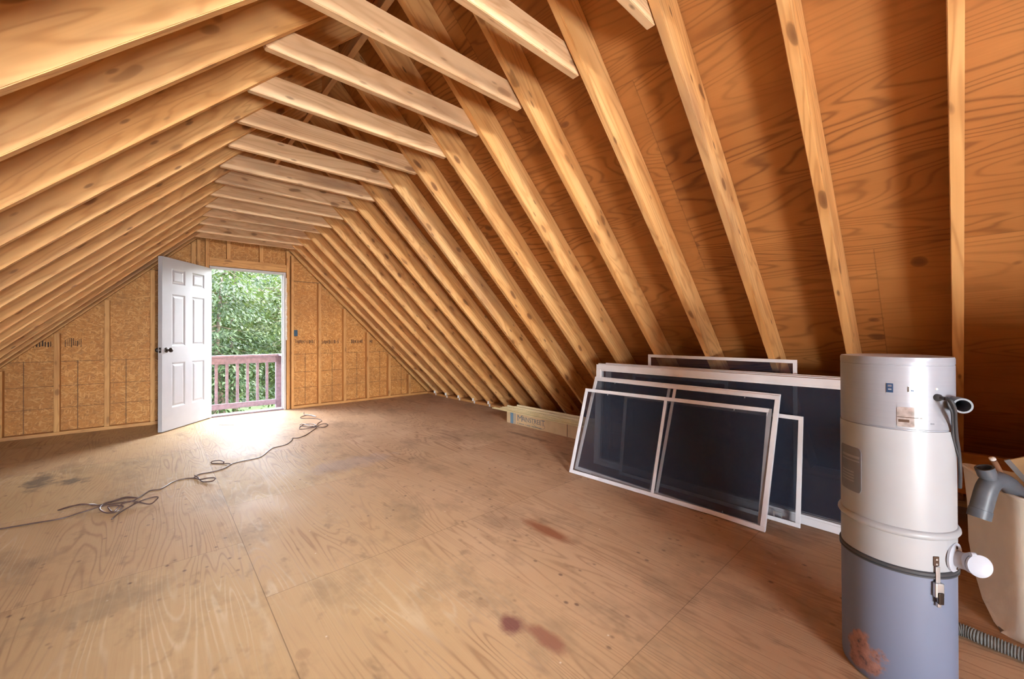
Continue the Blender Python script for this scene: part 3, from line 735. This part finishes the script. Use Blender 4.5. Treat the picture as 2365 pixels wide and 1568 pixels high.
# board nailed under the near rafters, behind the vacuum canister
mw = Matrix.Translation((2.531, -7.35, 0.315)) @ Matrix.Rotation(PI / 2, 4, 'Z')
tag(boxo('nailed_board', M['stud'], -0.85, 0.85, -0.019, 0.019, -0.118, 0.118, 0.002, mw=mw), 'orange board nailed across the low rafters behind the cream bin', 'board')

# ------------------------------------------------------------------ cords
def cord(name, paths, r, mat, label, seg=7):
    bm = bmesh.new()
    for p in paths: tube(bm, spline(p, 6), r, seg)
    return tag(link(name, bm, mat, smooth=True), label, 'cord')
c1 = [(-2.6, -3.0, .005), (-1.808, -3.051, 0.005), (-1.624, -3.079, 0.005), (-1.5, -3.098, 0.005), (-1.386, -3.119, 0.005), (-1.298, -3.086, 0.008), (-1.222, -3.085, 0.02), (-1.158, -3.114, 0.03), (-1.111, -3.129, 0.03), (-1.06, -3.096, 0.02), (-1.009, -2.941, 0.005), (-0.98, -2.893, 0.005), (-0.924, -2.901, 0.005), (-0.854, -2.78, 0.005), (-0.789, -2.752, 0.005), (-0.735, -2.776, 0.005), (-0.721, -2.76, 0.01), (-0.687, -2.701, 0.005), (-0.609, -2.704, 0.005), (-0.534, -2.673, 0.005), (-0.482, -2.601, 0.005), (-0.458, -2.56, 0.005), (-0.38, -2.535, 0.005), (-0.243, -2.507, 0.005), (-0.132, -2.313, 0.005), (-0.081, -2.239, 0.005), (0.036, -2.197, 0.005), (0.124, -2.051, 0.005), (0.154, -1.958, 0.005), (0.208, -1.983, 0.005), (0.308, -1.896, 0.005), (0.385, -1.776, 0.005), (0.467, -1.649, 0.005)]
b1 = [(-1.22, -3.07, 0.02), (-1.249, -3.112, 0.05), (-1.303, -3.135, 0.07), (-1.353, -3.092, 0.06), (-1.403, -3.052, 0.04), (-1.356, -3.067, 0.05), (-1.293, -3.143, 0.075), (-1.23, -3.115, 0.04), (-1.174, -3.072, 0.03)]
b2 = [(-1.174, -3.072, 0.03), (-1.1, -3.145, 0.06), (-1.041, -3.198, 0.06), (-1.101, -3.125, 0.06), (-1.161, -3.121, 0.05), (-1.201, -3.106, 0.04), (-1.216, -3.165, 0.03), (-1.185, -3.207, 0.01), (-1.139, -3.232, 0.01), (-1.108, -3.22, 0.03), (-1.137, -3.199, 0.04), (-1.177, -3.189, 0.04), (-1.15, -3.253, 0.02), (-1.116, -3.233, 0.05), (-1.078, -3.172, 0.04), (-1.041, -3.192, 0.03)]
b3 = [(-1.111, -3.129, 0.03), (-1.054, -3.162, 0.03), (-0.984, -3.216, 0.01), (-0.952, -3.227, 0.03), (-0.943, -3.234, 0.05), (-0.973, -3.217, 0.05), (-1.026, -3.211, 0.04), (-1.078, -3.185, 0.01), (-1.125, -3.252, 0.005), (-1.152, -3.346, 0.005)]
l1 = [(-0.735, -2.776, 0.006), (-0.721, -2.802, 0.005), (-0.703, -2.865, 0.01), (-0.682, -2.936, 0.006), (-0.635, -3.013, 0.02), (-0.614, -2.984, 0.03), (-0.656, -2.946, 0.03), (-0.7, -2.905, 0.02), (-0.707, -2.849, 0.02), (-0.724, -2.77, 0.02)]
l2 = [(-0.458, -2.56, 0.006), (-0.47, -2.581, 0.005), (-0.484, -2.567, 0.015), (-0.512, -2.512, 0.006), (-0.545, -2.481, 0.006), (-0.592, -2.423, 0.006), (-0.58, -2.421, 0.02), (-0.532, -2.433, 0.02), (-0.511, -2.501, 0.02), (-0.514, -2.503, 0.01)]
coil = [(0.467, -1.649, 0.005), (0.519, -1.513, 0.005), (0.511, -1.38, 0.01), (0.416, -1.322, 0.005), (0.324, -1.519, 0.005), (0.372, -1.592, 0.008), (0.473, -1.627, 0.02), (0.589, -1.513, 0.02), (0.645, -1.532, 0.008), (0.565, -1.648, 0.006), (0.494, -1.584, 0.012), (0.437, -1.47, 0.02), (0.402, -1.341, 0.02), (0.369, -1.375, 0.008), (0.429, -1.555, 0.014), (0.504, -1.531, 0.012), (0.586, -1.346, 0.005), (0.659, -1.239, 0.005), (0.658, -1.093, 0.005), (0.61, -1.013, 0.01), (0.51, -0.883, 0.005), (0.525, -0.781, 0.005), (0.625, -0.753, 0.012), (0.679, -0.922, 0.008), (0.66, -0.786, 0.014), (0.601, -0.65, 0.006), (0.649, -0.438, 0.005)]
cord('extension_cord', [c1, b1, b2, b3, l1, l2, coil], 0.0042, M['cord'], 'long brown cord snaking in loops across the floor towards the doorway')
cord('wire_scrap', [[(-0.383, -0.099, 0.004), (-0.337, -0.255, 0.01), (-0.306, -0.273, 0.02), (-0.279, -0.378, 0.004), (-0.343, -0.56, 0.004), (-0.365, -0.606, 0.004), (-0.301, -0.665, 0.004), (-0.228, -0.732, 0.004)]], 0.003, M['wire'], 'short pale scrap of wire on the floor just inside the doorway', 6)

# ------------------------------------------------------------------ central vacuum canister
g = G('bucket_grey_blue'); o_ = g.obj(); x, y, z = g.sep(o_)
n1 = g.noise(o_, 16.0, 5, 0.65)
az = g.math('ARCTAN2', y, x)
def gs(v, c, w):
    t = g.math('DIVIDE', g.math('SUBTRACT', v, c), w); return g.math('MULTIPLY', t, t)
blob = g.math('ADD', gs(az, 2.62, 0.42), gs(z, 0.075, 0.075))
rust = g.ramp(g.math('ADD', blob, g.math('MULTIPLY', g.math('SUBTRACT', n1, 0.5), 4.0)), [(0.55, 1.0), (0.95, 0.0)])
rc = g.ramp(g.noise(o_, 45.0, 4, 0.7), [(0.3, (0.035, 0.03, 0.025)), (0.45, (0.30, 0.13, 0.08)), (0.7, (0.45, 0.22, 0.15))])
c = g.mix(g.math('MULTIPLY', rust, 0.85), (0.15, 0.175, 0.25), rc)
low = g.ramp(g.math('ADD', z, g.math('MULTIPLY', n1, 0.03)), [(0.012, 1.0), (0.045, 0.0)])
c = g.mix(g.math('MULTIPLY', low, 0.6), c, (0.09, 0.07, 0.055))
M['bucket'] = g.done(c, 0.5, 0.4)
g = G('brushed_silver'); f = g.noise(g.vm('MULTIPLY', g.obj(), (3, 3, 160)), 1.0, 3)
M['silver'] = g.done(g.ramp(f, [(0.3, (0.285, 0.302, 0.345)), (0.7, (0.30, 0.317, 0.36))]), 0.33, 0.6, 0.15)
M['vwhite'] = plain('ivory_enamel', (0.34, 0.358, 0.385), 0.35, 0.45, var=0.02)
M['rubber'] = plain('dark_rubber', (0.045, 0.048, 0.055), 0.5)
M['pvc'] = plain('white_pvc', (0.42, 0.45, 0.52), 0.4)
M['greypvc'] = plain('grey_pvc', (0.10, 0.115, 0.14), 0.42, 0.45, var=0.08, scale=30)
M['label'] = plain('grey_label', (0.15, 0.155, 0.185), 0.45)
M['labelprint'] = plain('label_print', (0.27, 0.28, 0.31), 0.5)
M['bluelabel'] = plain('blue_label', (0.02, 0.055, 0.13), 0.35)
M['glosslabel'] = plain('glossy_rating_label', (0.30, 0.26, 0.25), 0.08, 0.6, var=0.2, scale=60)

VX, VY = 0.892, -6.632
vac = empty('vacuum_canister', (VX, VY, 0)); tag(vac, 'tall central vacuum canister with silver head, ivory body and grey blue bucket', 'vacuum')
def vl(name, prof, mat, seg=72, cap=True):
    bm = bmesh.new(); lathe(bm, prof, seg, cap=cap); bmesh.ops.recalc_face_normals(bm, faces=bm.faces)
    return link(name, bm, mat, vac, smooth=True)
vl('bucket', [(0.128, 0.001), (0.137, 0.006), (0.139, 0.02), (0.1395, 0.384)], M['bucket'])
vl('bucket_gasket', [(0.1395, 0.384), (0.1445, 0.386), (0.1445, 0.390), (0.142, 0.392), (0.1445, 0.394), (0.1445, 0.401), (0.1405, 0.404)], M['rubber'])
vl('collar', [(0.1395, 0.404), (0.140, 0.407), (0.140, 0.498), (0.1445, 0.501), (0.1485, 0.508), (0.1480, 0.513), (0.1440, 0.520), (0.140, 0.523)], M['vwhite'])
vl('body', [(0.1398, 0.523), (0.1398, 0.822)], M['vwhite'])
vl('head', [(0.1365, 0.8221), (0.1365, 0.826), (0.1385, 0.828), (0.1385, 1.0195), (0.1375, 1.0205), (0.1375, 1.0225), (0.1388, 1.0235), (0.1388, 1.040), (0.1365, 1.0455), (0.10, 1.048), (0.02, 1.049)], M['silver'])
def patch(name, a0, a1, z0, z1, r, mat, parent=vac, t=0.0012, n=10, rc=0.0):
    bm = bmesh.new(); vs = []
    for d in (0, t):
        row = []
        for i in range(n + 1):
            e = 0.0
            if rc:
                s = min(i, n - i) / n * math.radians(abs(a1 - a0)) * r
                if s < rc: e = rc - math.sqrt(max(0, rc * rc - (rc - s) ** 2))
            a = math.radians(a0 + (a1 - a0) * i / n)
            row.append([bm.verts.new(((r + d) * math.cos(a), (r + d) * math.sin(a), zz)) for zz in (z0 + e, z1 - e)])
        vs.append(row)
    for i in range(n):
        for d in (0, 1): bm.faces.new((vs[d][i][0], vs[d][i + 1][0], vs[d][i + 1][1], vs[d][i][1]))
        for k in (0, 1): bm.faces.new((vs[0][i][k], vs[0][i + 1][k], vs[1][i + 1][k], vs[1][i][k]))
    for i in (0, n): bm.faces.new((vs[0][i][0], vs[0][i][1], vs[1][i][1], vs[1][i][0]))
    bmesh.ops.recalc_face_normals(bm, faces=bm.faces)
    return link(name, bm, mat, parent, smooth=True)
lb = patch('body_label', 112.5, 150, 0.593, 0.741, 0.1398, M['label'], rc=0.012, n=24)
for k, z in enumerate((0.705, 0.694, 0.655, 0.645, 0.635, 0.625)): patch('label_text', 118, 148 if k < 2 else 140, z, z + (0.008 if k == 0 else 0.004), 0.1411, M['labelprint'], lb, 0.0003)
nl = patch('head_badge', 177.2, 183.6, 0.936, 0.964, 0.1385, M['bluelabel'])
patch('badge_print', 178.8, 182.0, 0.944, 0.948, 0.1398, M['labelprint'], nl, 0.0003); patch('badge_print', 178.6, 182.2, 0.954, 0.960, 0.1398, M['label'], nl, 0.0003)
gl = patch('switch_plate', 196.7, 204.0, 0.940, 0.958, 0.1385, M['steel'])
patch('switch_print', 196.9, 198.0, 0.941, 0.957, 0.1398, M['ink'], gl, 0.0003); patch('switch_print', 199.5, 202.5, 0.943, 0.947, 0.1398, M['bluelabel'], gl, 0.0003)
rl_ = patch('rating_label', 186.7, 210.8, 0.834, 0.894, 0.1385, M['glosslabel'], rc=0.004, n=24)
patch('label_rule', 187.0, 210.5, 0.862, 0.864, 0.1398, M['ink'], rl_, 0.0003); patch('label_rule', 188, 198, 0.848, 0.856, 0.1398, M['ink'], rl_, 0.0003)
patch('maker_mark', 219, 223, 0.845, 0.849, 0.1385, M['label'], t=0.0006)
def radial(azd, z, r0): 
    a = math.radians(azd); d = Vector((math.cos(a), math.sin(a), 0)); m = Matrix.Translation(d * r0 + Vector((0, 0, z))) @ d.to_track_quat('Z', 'Y').to_matrix().to_4x4(); return m
bm = bmesh.new(); lathe(bm, [(0.0035, 0), (0.003, 0.002), (0.001, 0.003)], 14, radial(225.9, 0.952, 0.1385)); link('indicator', bm, M['clip'], vac, smooth=True)
bm = bmesh.new(); lathe(bm, [(0.011, 0), (0.010, 0.008), (0.006, 0.012), (0.005, 0.022)], 18, radial(226.4, 0.927, 0.1385)); pg = link('cord_grommet', bm, M['rubber'], vac, smooth=True)
bm = bmesh.new(); P0 = Vector((VX, VY, 0))
cpts = [Vector(p) - P0 for p in ((0.778, -6.752, 0.929), (0.772, -6.762, 0.922), (0.782, -6.768, 0.900), (0.815, -6.769, 0.860), (0.84, -6.771, 0.81), (0.868, -6.776, 0.75), (0.885, -6.778, 0.69), (0.91, -6.777, 0.64))]
tube(bm, spline(cpts, 8), 0.0042, 8); tube(bm, spline([cpts[0]] + [p + Vector((0.004, 0.006 if i < 4 else 0.0, -0.012)) for i, p in enumerate(cpts[1:6])], 8), 0.003, 6); link('power_cord', bm, M['rubber'], vac, smooth=True)
# exhaust stub pointing into the room
bm = bmesh.new()
mx = Matrix.Translation((0.800 - VX, -6.784 - VY, 0.908)) @ Vector((0.94, 0.34, 0.0)).to_track_quat('Z', 'Y').to_matrix().to_4x4()
lathe(bm, [(0.0170, 0.10), (0.0170, 0.0), (0.0218, 0.0), (0.0225, 0.002), (0.0225, 0.030), (0.0205, 0.032), (0.0205, 0.105)], 32, mx, cap=False)
lathe(bm, [(0.0205, 0.104), (0.0205, 0.106)], 32, mx); link('exhaust_pipe', bm, M['greypvc'], vac, smooth=True)
# inlet flange, tube and cap
fl_ = bmesh.new(); lathe(fl_, [(0.043, 0.0), (0.043, 0.005), (0.038, 0.007), (0.026, 0.008)], 32, radial(252, 0.443, 0.137) @ Matrix.Scale(1.0, 4)); fo = link('inlet_flange', fl_, M['pvc'], vac, smooth=True)
for dz in (-0.031, 0.031):
    bm = bmesh.new(); lathe(bm, [(0.0045, 0), (0.004, 0.0025)], 10, radial(252, 0.443 + dz, 0.144)); link('screw', bm, M['ink'], fo)
bm = bmesh.new(); base = radial(252, 0.443, 0.140).translation
tube(bm, spline([base, base + Vector((-0.008, -0.016, -0.001)), base + Vector((-0.012, -0.030, 0.002)), base + Vector((-0.018, -0.040, 0.004))], 6), 0.024, 20)
link('inlet_tube', bm, M['pvc'], vac, smooth=True)
cd = Vector((-0.78, -0.60, 0.12)).normalized(); cm = Matrix.Translation(base + Vector((-0.012, -0.036, 0.002))) @ cd.to_track_quat('Z', 'Y').to_matrix().to_4x4()
bm = bmesh.new(); lathe(bm, [(0.029, -0.004), (0.030, 0.0), (0.030, 0.012), (0.0275, 0.0125), (0.0275, 0.015), (0.031, 0.0155), (0.031, 0.022), (0.0235, 0.019)], 36, cm); cp = link('inlet_cap', bm, M['pvc'], vac, smooth=True)
bm = bmesh.new(); lathe(bm, [(0.006, -0.006), (0.006, 0.006)], 12, cm @ Matrix.Translation((-0.012, 0.03, 0.018)) @ Matrix.Rotation(PI / 2, 4, 'Y')); link('cap_hinge', bm, M['pvc'], vac, smooth=True)
# latch
lm = radial(223, 0.0, 0.1395)
def lbx(name, a, b, z0, z1, d0, d1, mat, bev=0.001):
    bm = bmesh.new(); box(bm, -b, -a, -z1, -z0, d0, d1, bev)   # track quat: local Y points down-ish; corrected below
    a_ = math.radians(223); d = Vector((math.cos(a_), math.sin(a_), 0)); t = Vector((-math.sin(a_), math.cos(a_), 0))
    m = Matrix((t, Vector((0, 0, -1)) , d)).transposed().to_4x4(); m = Matrix.Translation(d * 0.1398) @ m
    return link(name, bm, mat, vac, None if False else m)
lbx('latch_plate', -0.008, 0.008, 0.424, 0.452, 0.0, 0.0025, M['ink'])
for z in (0.430, 0.444): lbx('rivet', -0.003, 0.003, z - 0.003, z + 0.003, 0.0025, 0.0045, M['steel'], 0.001)
lbx('latch_hook', -0.006, 0.006, 0.375, 0.424, 0.005, 0.008, M['steel'])
lbx('latch_body', -0.012, 0.012, 0.335, 0.378, 0.0015, 0.014, M['steel'], 0.003)
lbx('latch_lever', -0.007, 0.007, 0.318, 0.352, 0.012, 0.018, M['bronze'], 0.002)
lbx('latch_end', -0.005, 0.005, 0.306, 0.32, 0.002, 0.012, M['steel'], 0.002)

# ------------------------------------------------------------------ cream bin with pipes
M['cream'] = plain('cream_plastic', (0.88, 0.86, 0.78), 0.38, 0.45, var=0.03)
bin_ = empty('cream_bin', (1.42, -7.02, 0)); tag(bin_, 'cream plastic bin with a curved underside, holding pipes, right of the vacuum canister', 'bin')
def rq(c, r, n=6):
    out = []
    for i in range(4):
        p = Vector(c[i]); a = (Vector(c[i - 1]) - p).normalized(); b = (Vector(c[(i + 1) % 4]) - p).normalized()
        for k in range(n + 1):
            t = k / n; out.append(p + a * r * (1 - t) ** 2 + b * r * t ** 2)
    return out
lev = [(0.001, (1.42, -6.856), (1.375, -6.915), (1.30, -7.24), (1.46, -7.20)), (0.012, (1.47, -6.843), (1.365, -6.912), (1.28, -7.25), (1.50, -7.19)),
       (0.05, (1.57, -6.820), (1.358, -6.910), (1.27, -7.255), (1.56, -7.18)), (0.12, (1.655, -6.803), (1.350, -6.908), (1.26, -7.26), (1.60, -7.175)),
       (0.22, (1.715, -6.790), (1.343, -6.906), (1.25, -7.265), (1.62, -7.17)), (0.38, (1.75, -6.788), (1.335, -6.903), (1.24, -7.27), (1.64, -7.165)), (0.52, (1.765, -6.778), (1.33, -6.90), (1.23, -7.275), (1.65, -7.16))]
bm = bmesh.new(); org = Vector((1.42, -7.02))
def ringv(c, z, r, ins=0.0):
    ctr = sum((Vector(q) for q in c), Vector((0, 0))) / 4
    cc = [Vector(q) + (ctr - Vector(q)).normalized() * ins for q in c]
    return [bm.verts.new((p.x - org.x, p.y - org.y, z)) for p in rq(cc, r)]
rs = [ringv(l[1:], l[0], 0.05) for l in lev]
rs.append(ringv(lev[-1][1:], 0.532, 0.055, -0.010)); rs.append(ringv(lev[-1][1:], 0.538, 0.055, -0.006)); rs.append(ringv(lev[-1][1:], 0.538, 0.05, 0.006))
for l in lev[::-1][0:5]: rs.append(ringv(l[1:], l[0] + 0.004, 0.045, 0.008))
for a, b in zip(rs, rs[1:]):
    n = len(a)
    for k in range(n): bm.faces.new((a[k], a[(k + 1) % n], b[(k + 1) % n], b[k]))
bm.faces.new(rs[0][::-1]); bm.faces.new(rs[-1])
bmesh.ops.recalc_face_normals(bm, faces=bm.faces); link('bin_shell', bm, M['cream'], bin_, smooth=True)
bm = bmesh.new(); box(bm, -0.004, 0.0, -0.006, 0.006, -0.02, 0.02, 0.001); link('slot', bm, M['clip'], bin_, Matrix.Translation((-0.148, -0.05, 0.455)) @ Matrix.Rotation(0.26, 4, 'Z'))

# grey elbow hooked over the rim
el = empty('grey_pipe_fitting', (1.30, -6.85, 0.55)); tag(el, 'grey plastic pipe elbow with two open ends hooked over the rim of the cream bin', 'pipe fitting')
def hollow(bm, pts, r, ri, seg=24):
    pts = spline(pts, 6); tube(bm, pts, r, seg, cap=False)
    d = (pts[0] - pts[1]).normalized(); m = Matrix.Translation(pts[0]) @ d.to_track_quat('Z', 'Y').to_matrix().to_4x4()
    lathe(bm, [(r, 0), (r + 0.0015, 0.001), (r + 0.0015, -0.03), (r, -0.031)], seg, m, cap=False)
    lathe(bm, [(r, 0.001), (ri, 0.001), (ri, -0.06)], seg, m, cap=False); lathe(bm, [(ri, -0.059), (ri * 0.9, -0.06)], seg, m)
e0 = Vector((1.30, -6.85, 0.55))
bm = bmesh.new(); hollow(bm, [Vector(p) - e0 for p in ((1.262, -6.822, 0.455), (1.278, -6.832, 0.51), (1.296, -6.845, 0.565), (1.322, -6.864, 0.588), (1.362, -6.893, 0.570), (1.40, -6.925, 0.51), (1.41, -6.94, 0.44))], 0.029, 0.024); bmesh.ops.recalc_face_normals(bm, faces=bm.faces)
link('elbow_body', bm, M['greypvc'], el, smooth=True)
bm = bmesh.new(); hollow(bm, [Vector(p) - e0 for p in ((1.290, -6.837, 0.632), (1.296, -6.843, 0.610), (1.306, -6.852, 0.585))], 0.024, 0.0195); bmesh.ops.recalc_face_normals(bm, faces=bm.faces)
link('branch_socket', bm, M['greypvc'], el, smooth=True)
M['copper'] = plain('brown_pipe', (0.30, 0.15, 0.085), 0.4, 0.5, var=0.15, scale=25)
bm = bmesh.new(); tube(bm, [(1.395, -6.862, 0.642), (1.43, -6.885, 0.58), (1.475, -6.915, 0.50), (1.50, -6.94, 0.38), (1.52, -6.98, 0.2)], 0.0085, 12)
cpp = tag(link('brown_pipe', bm, M['copper'], smooth=True), 'thin brown pipe with a white tip leaning in the cream bin', 'pipe')
bm = bmesh.new(); lathe(bm, [(0.0092, 0), (0.0092, 0.007), (0.005, 0.010)], 14, Matrix.Translation((1.393, -6.8605, 0.645)) @ Vector((-0.45, 0.29, 0.8)).to_track_quat('Z', 'Y').to_matrix().to_4x4()); link('pipe_tip', bm, M['clip'], cpp, smooth=True)
bm = bmesh.new(); prism(bm, [(0, 0), (0.33, 0.20), (0.37, 0.12), (0.06, -0.10)], -0.003, 0.003); 
fp = tag(link('cardboard_flap', bm, M['card'], None, Matrix.Translation((1.52, -6.895, 0.622)) @ Matrix.Rotation(-PI / 2, 4, 'Z') @ Matrix.Rotation(0.25, 4, 'X')), 'tan sheet with a pale taped edge sticking up out of the cream bin', 'cardboard')
bm = bmesh.new(); prism(bm, [(-0.002, 0.001), (0.062, -0.104), (0.075, -0.095), (0.012, 0.010)], -0.0045, 0.0045); link('taped_edge', bm, M['vwhite'], fp)
M['hose'] = plain('grey_hose', (0.20, 0.20, 0.19), 0.45, 0.4, var=0.1, scale=50)
def chose(name, pts, r, label, pitch=0.0075):
    P = spline(pts, 10); L = sum((b - a).length for a, b in zip(P, P[1:])); n = int(L / pitch * 4)
    acc = [0.0]
    for a, b in zip(P, P[1:]): acc.append(acc[-1] + (b - a).length)
    Q = []; j = 0
    for i in range(n + 1):
        s = L * i / n
        while j < len(P) - 2 and acc[j + 1] < s: j += 1
        t = (s - acc[j]) / max(1e-9, acc[j + 1] - acc[j]); Q.append(P[j].lerp(P[j + 1], t))
    bm = bmesh.new(); tube(bm, Q, r, 16, rf=lambda t: r * (1.0 if int(round(t * n)) % 4 in (0, 1) else 0.84))
    return tag(link(name, bm, M['hose'], smooth=False), label, 'hose')
chose('corrugated_hose', [(1.10, -6.60, 0.024), (1.20, -6.68, 0.024), (1.268, -6.765, 0.024), (1.262, -6.83, 0.024), (1.255, -6.90, 0.024), (1.235, -7.00, 0.024), (1.20, -7.12, 0.024), (1.16, -7.3, 0.024)], 0.022, 'grey corrugated hose on the floor in front of the cream bin')
chose('corrugated_hose', [(1.42, -7.10, 0.47), (1.47, -7.03, 0.515), (1.53, -6.99, 0.52), (1.60, -7.02, 0.50), (1.62, -7.09, 0.47), (1.56, -7.14, 0.45), (1.48, -7.14, 0.43), (1.45, -7.09, 0.41)], 0.020, 'grey corrugated hose coiled in the top of the cream bin')
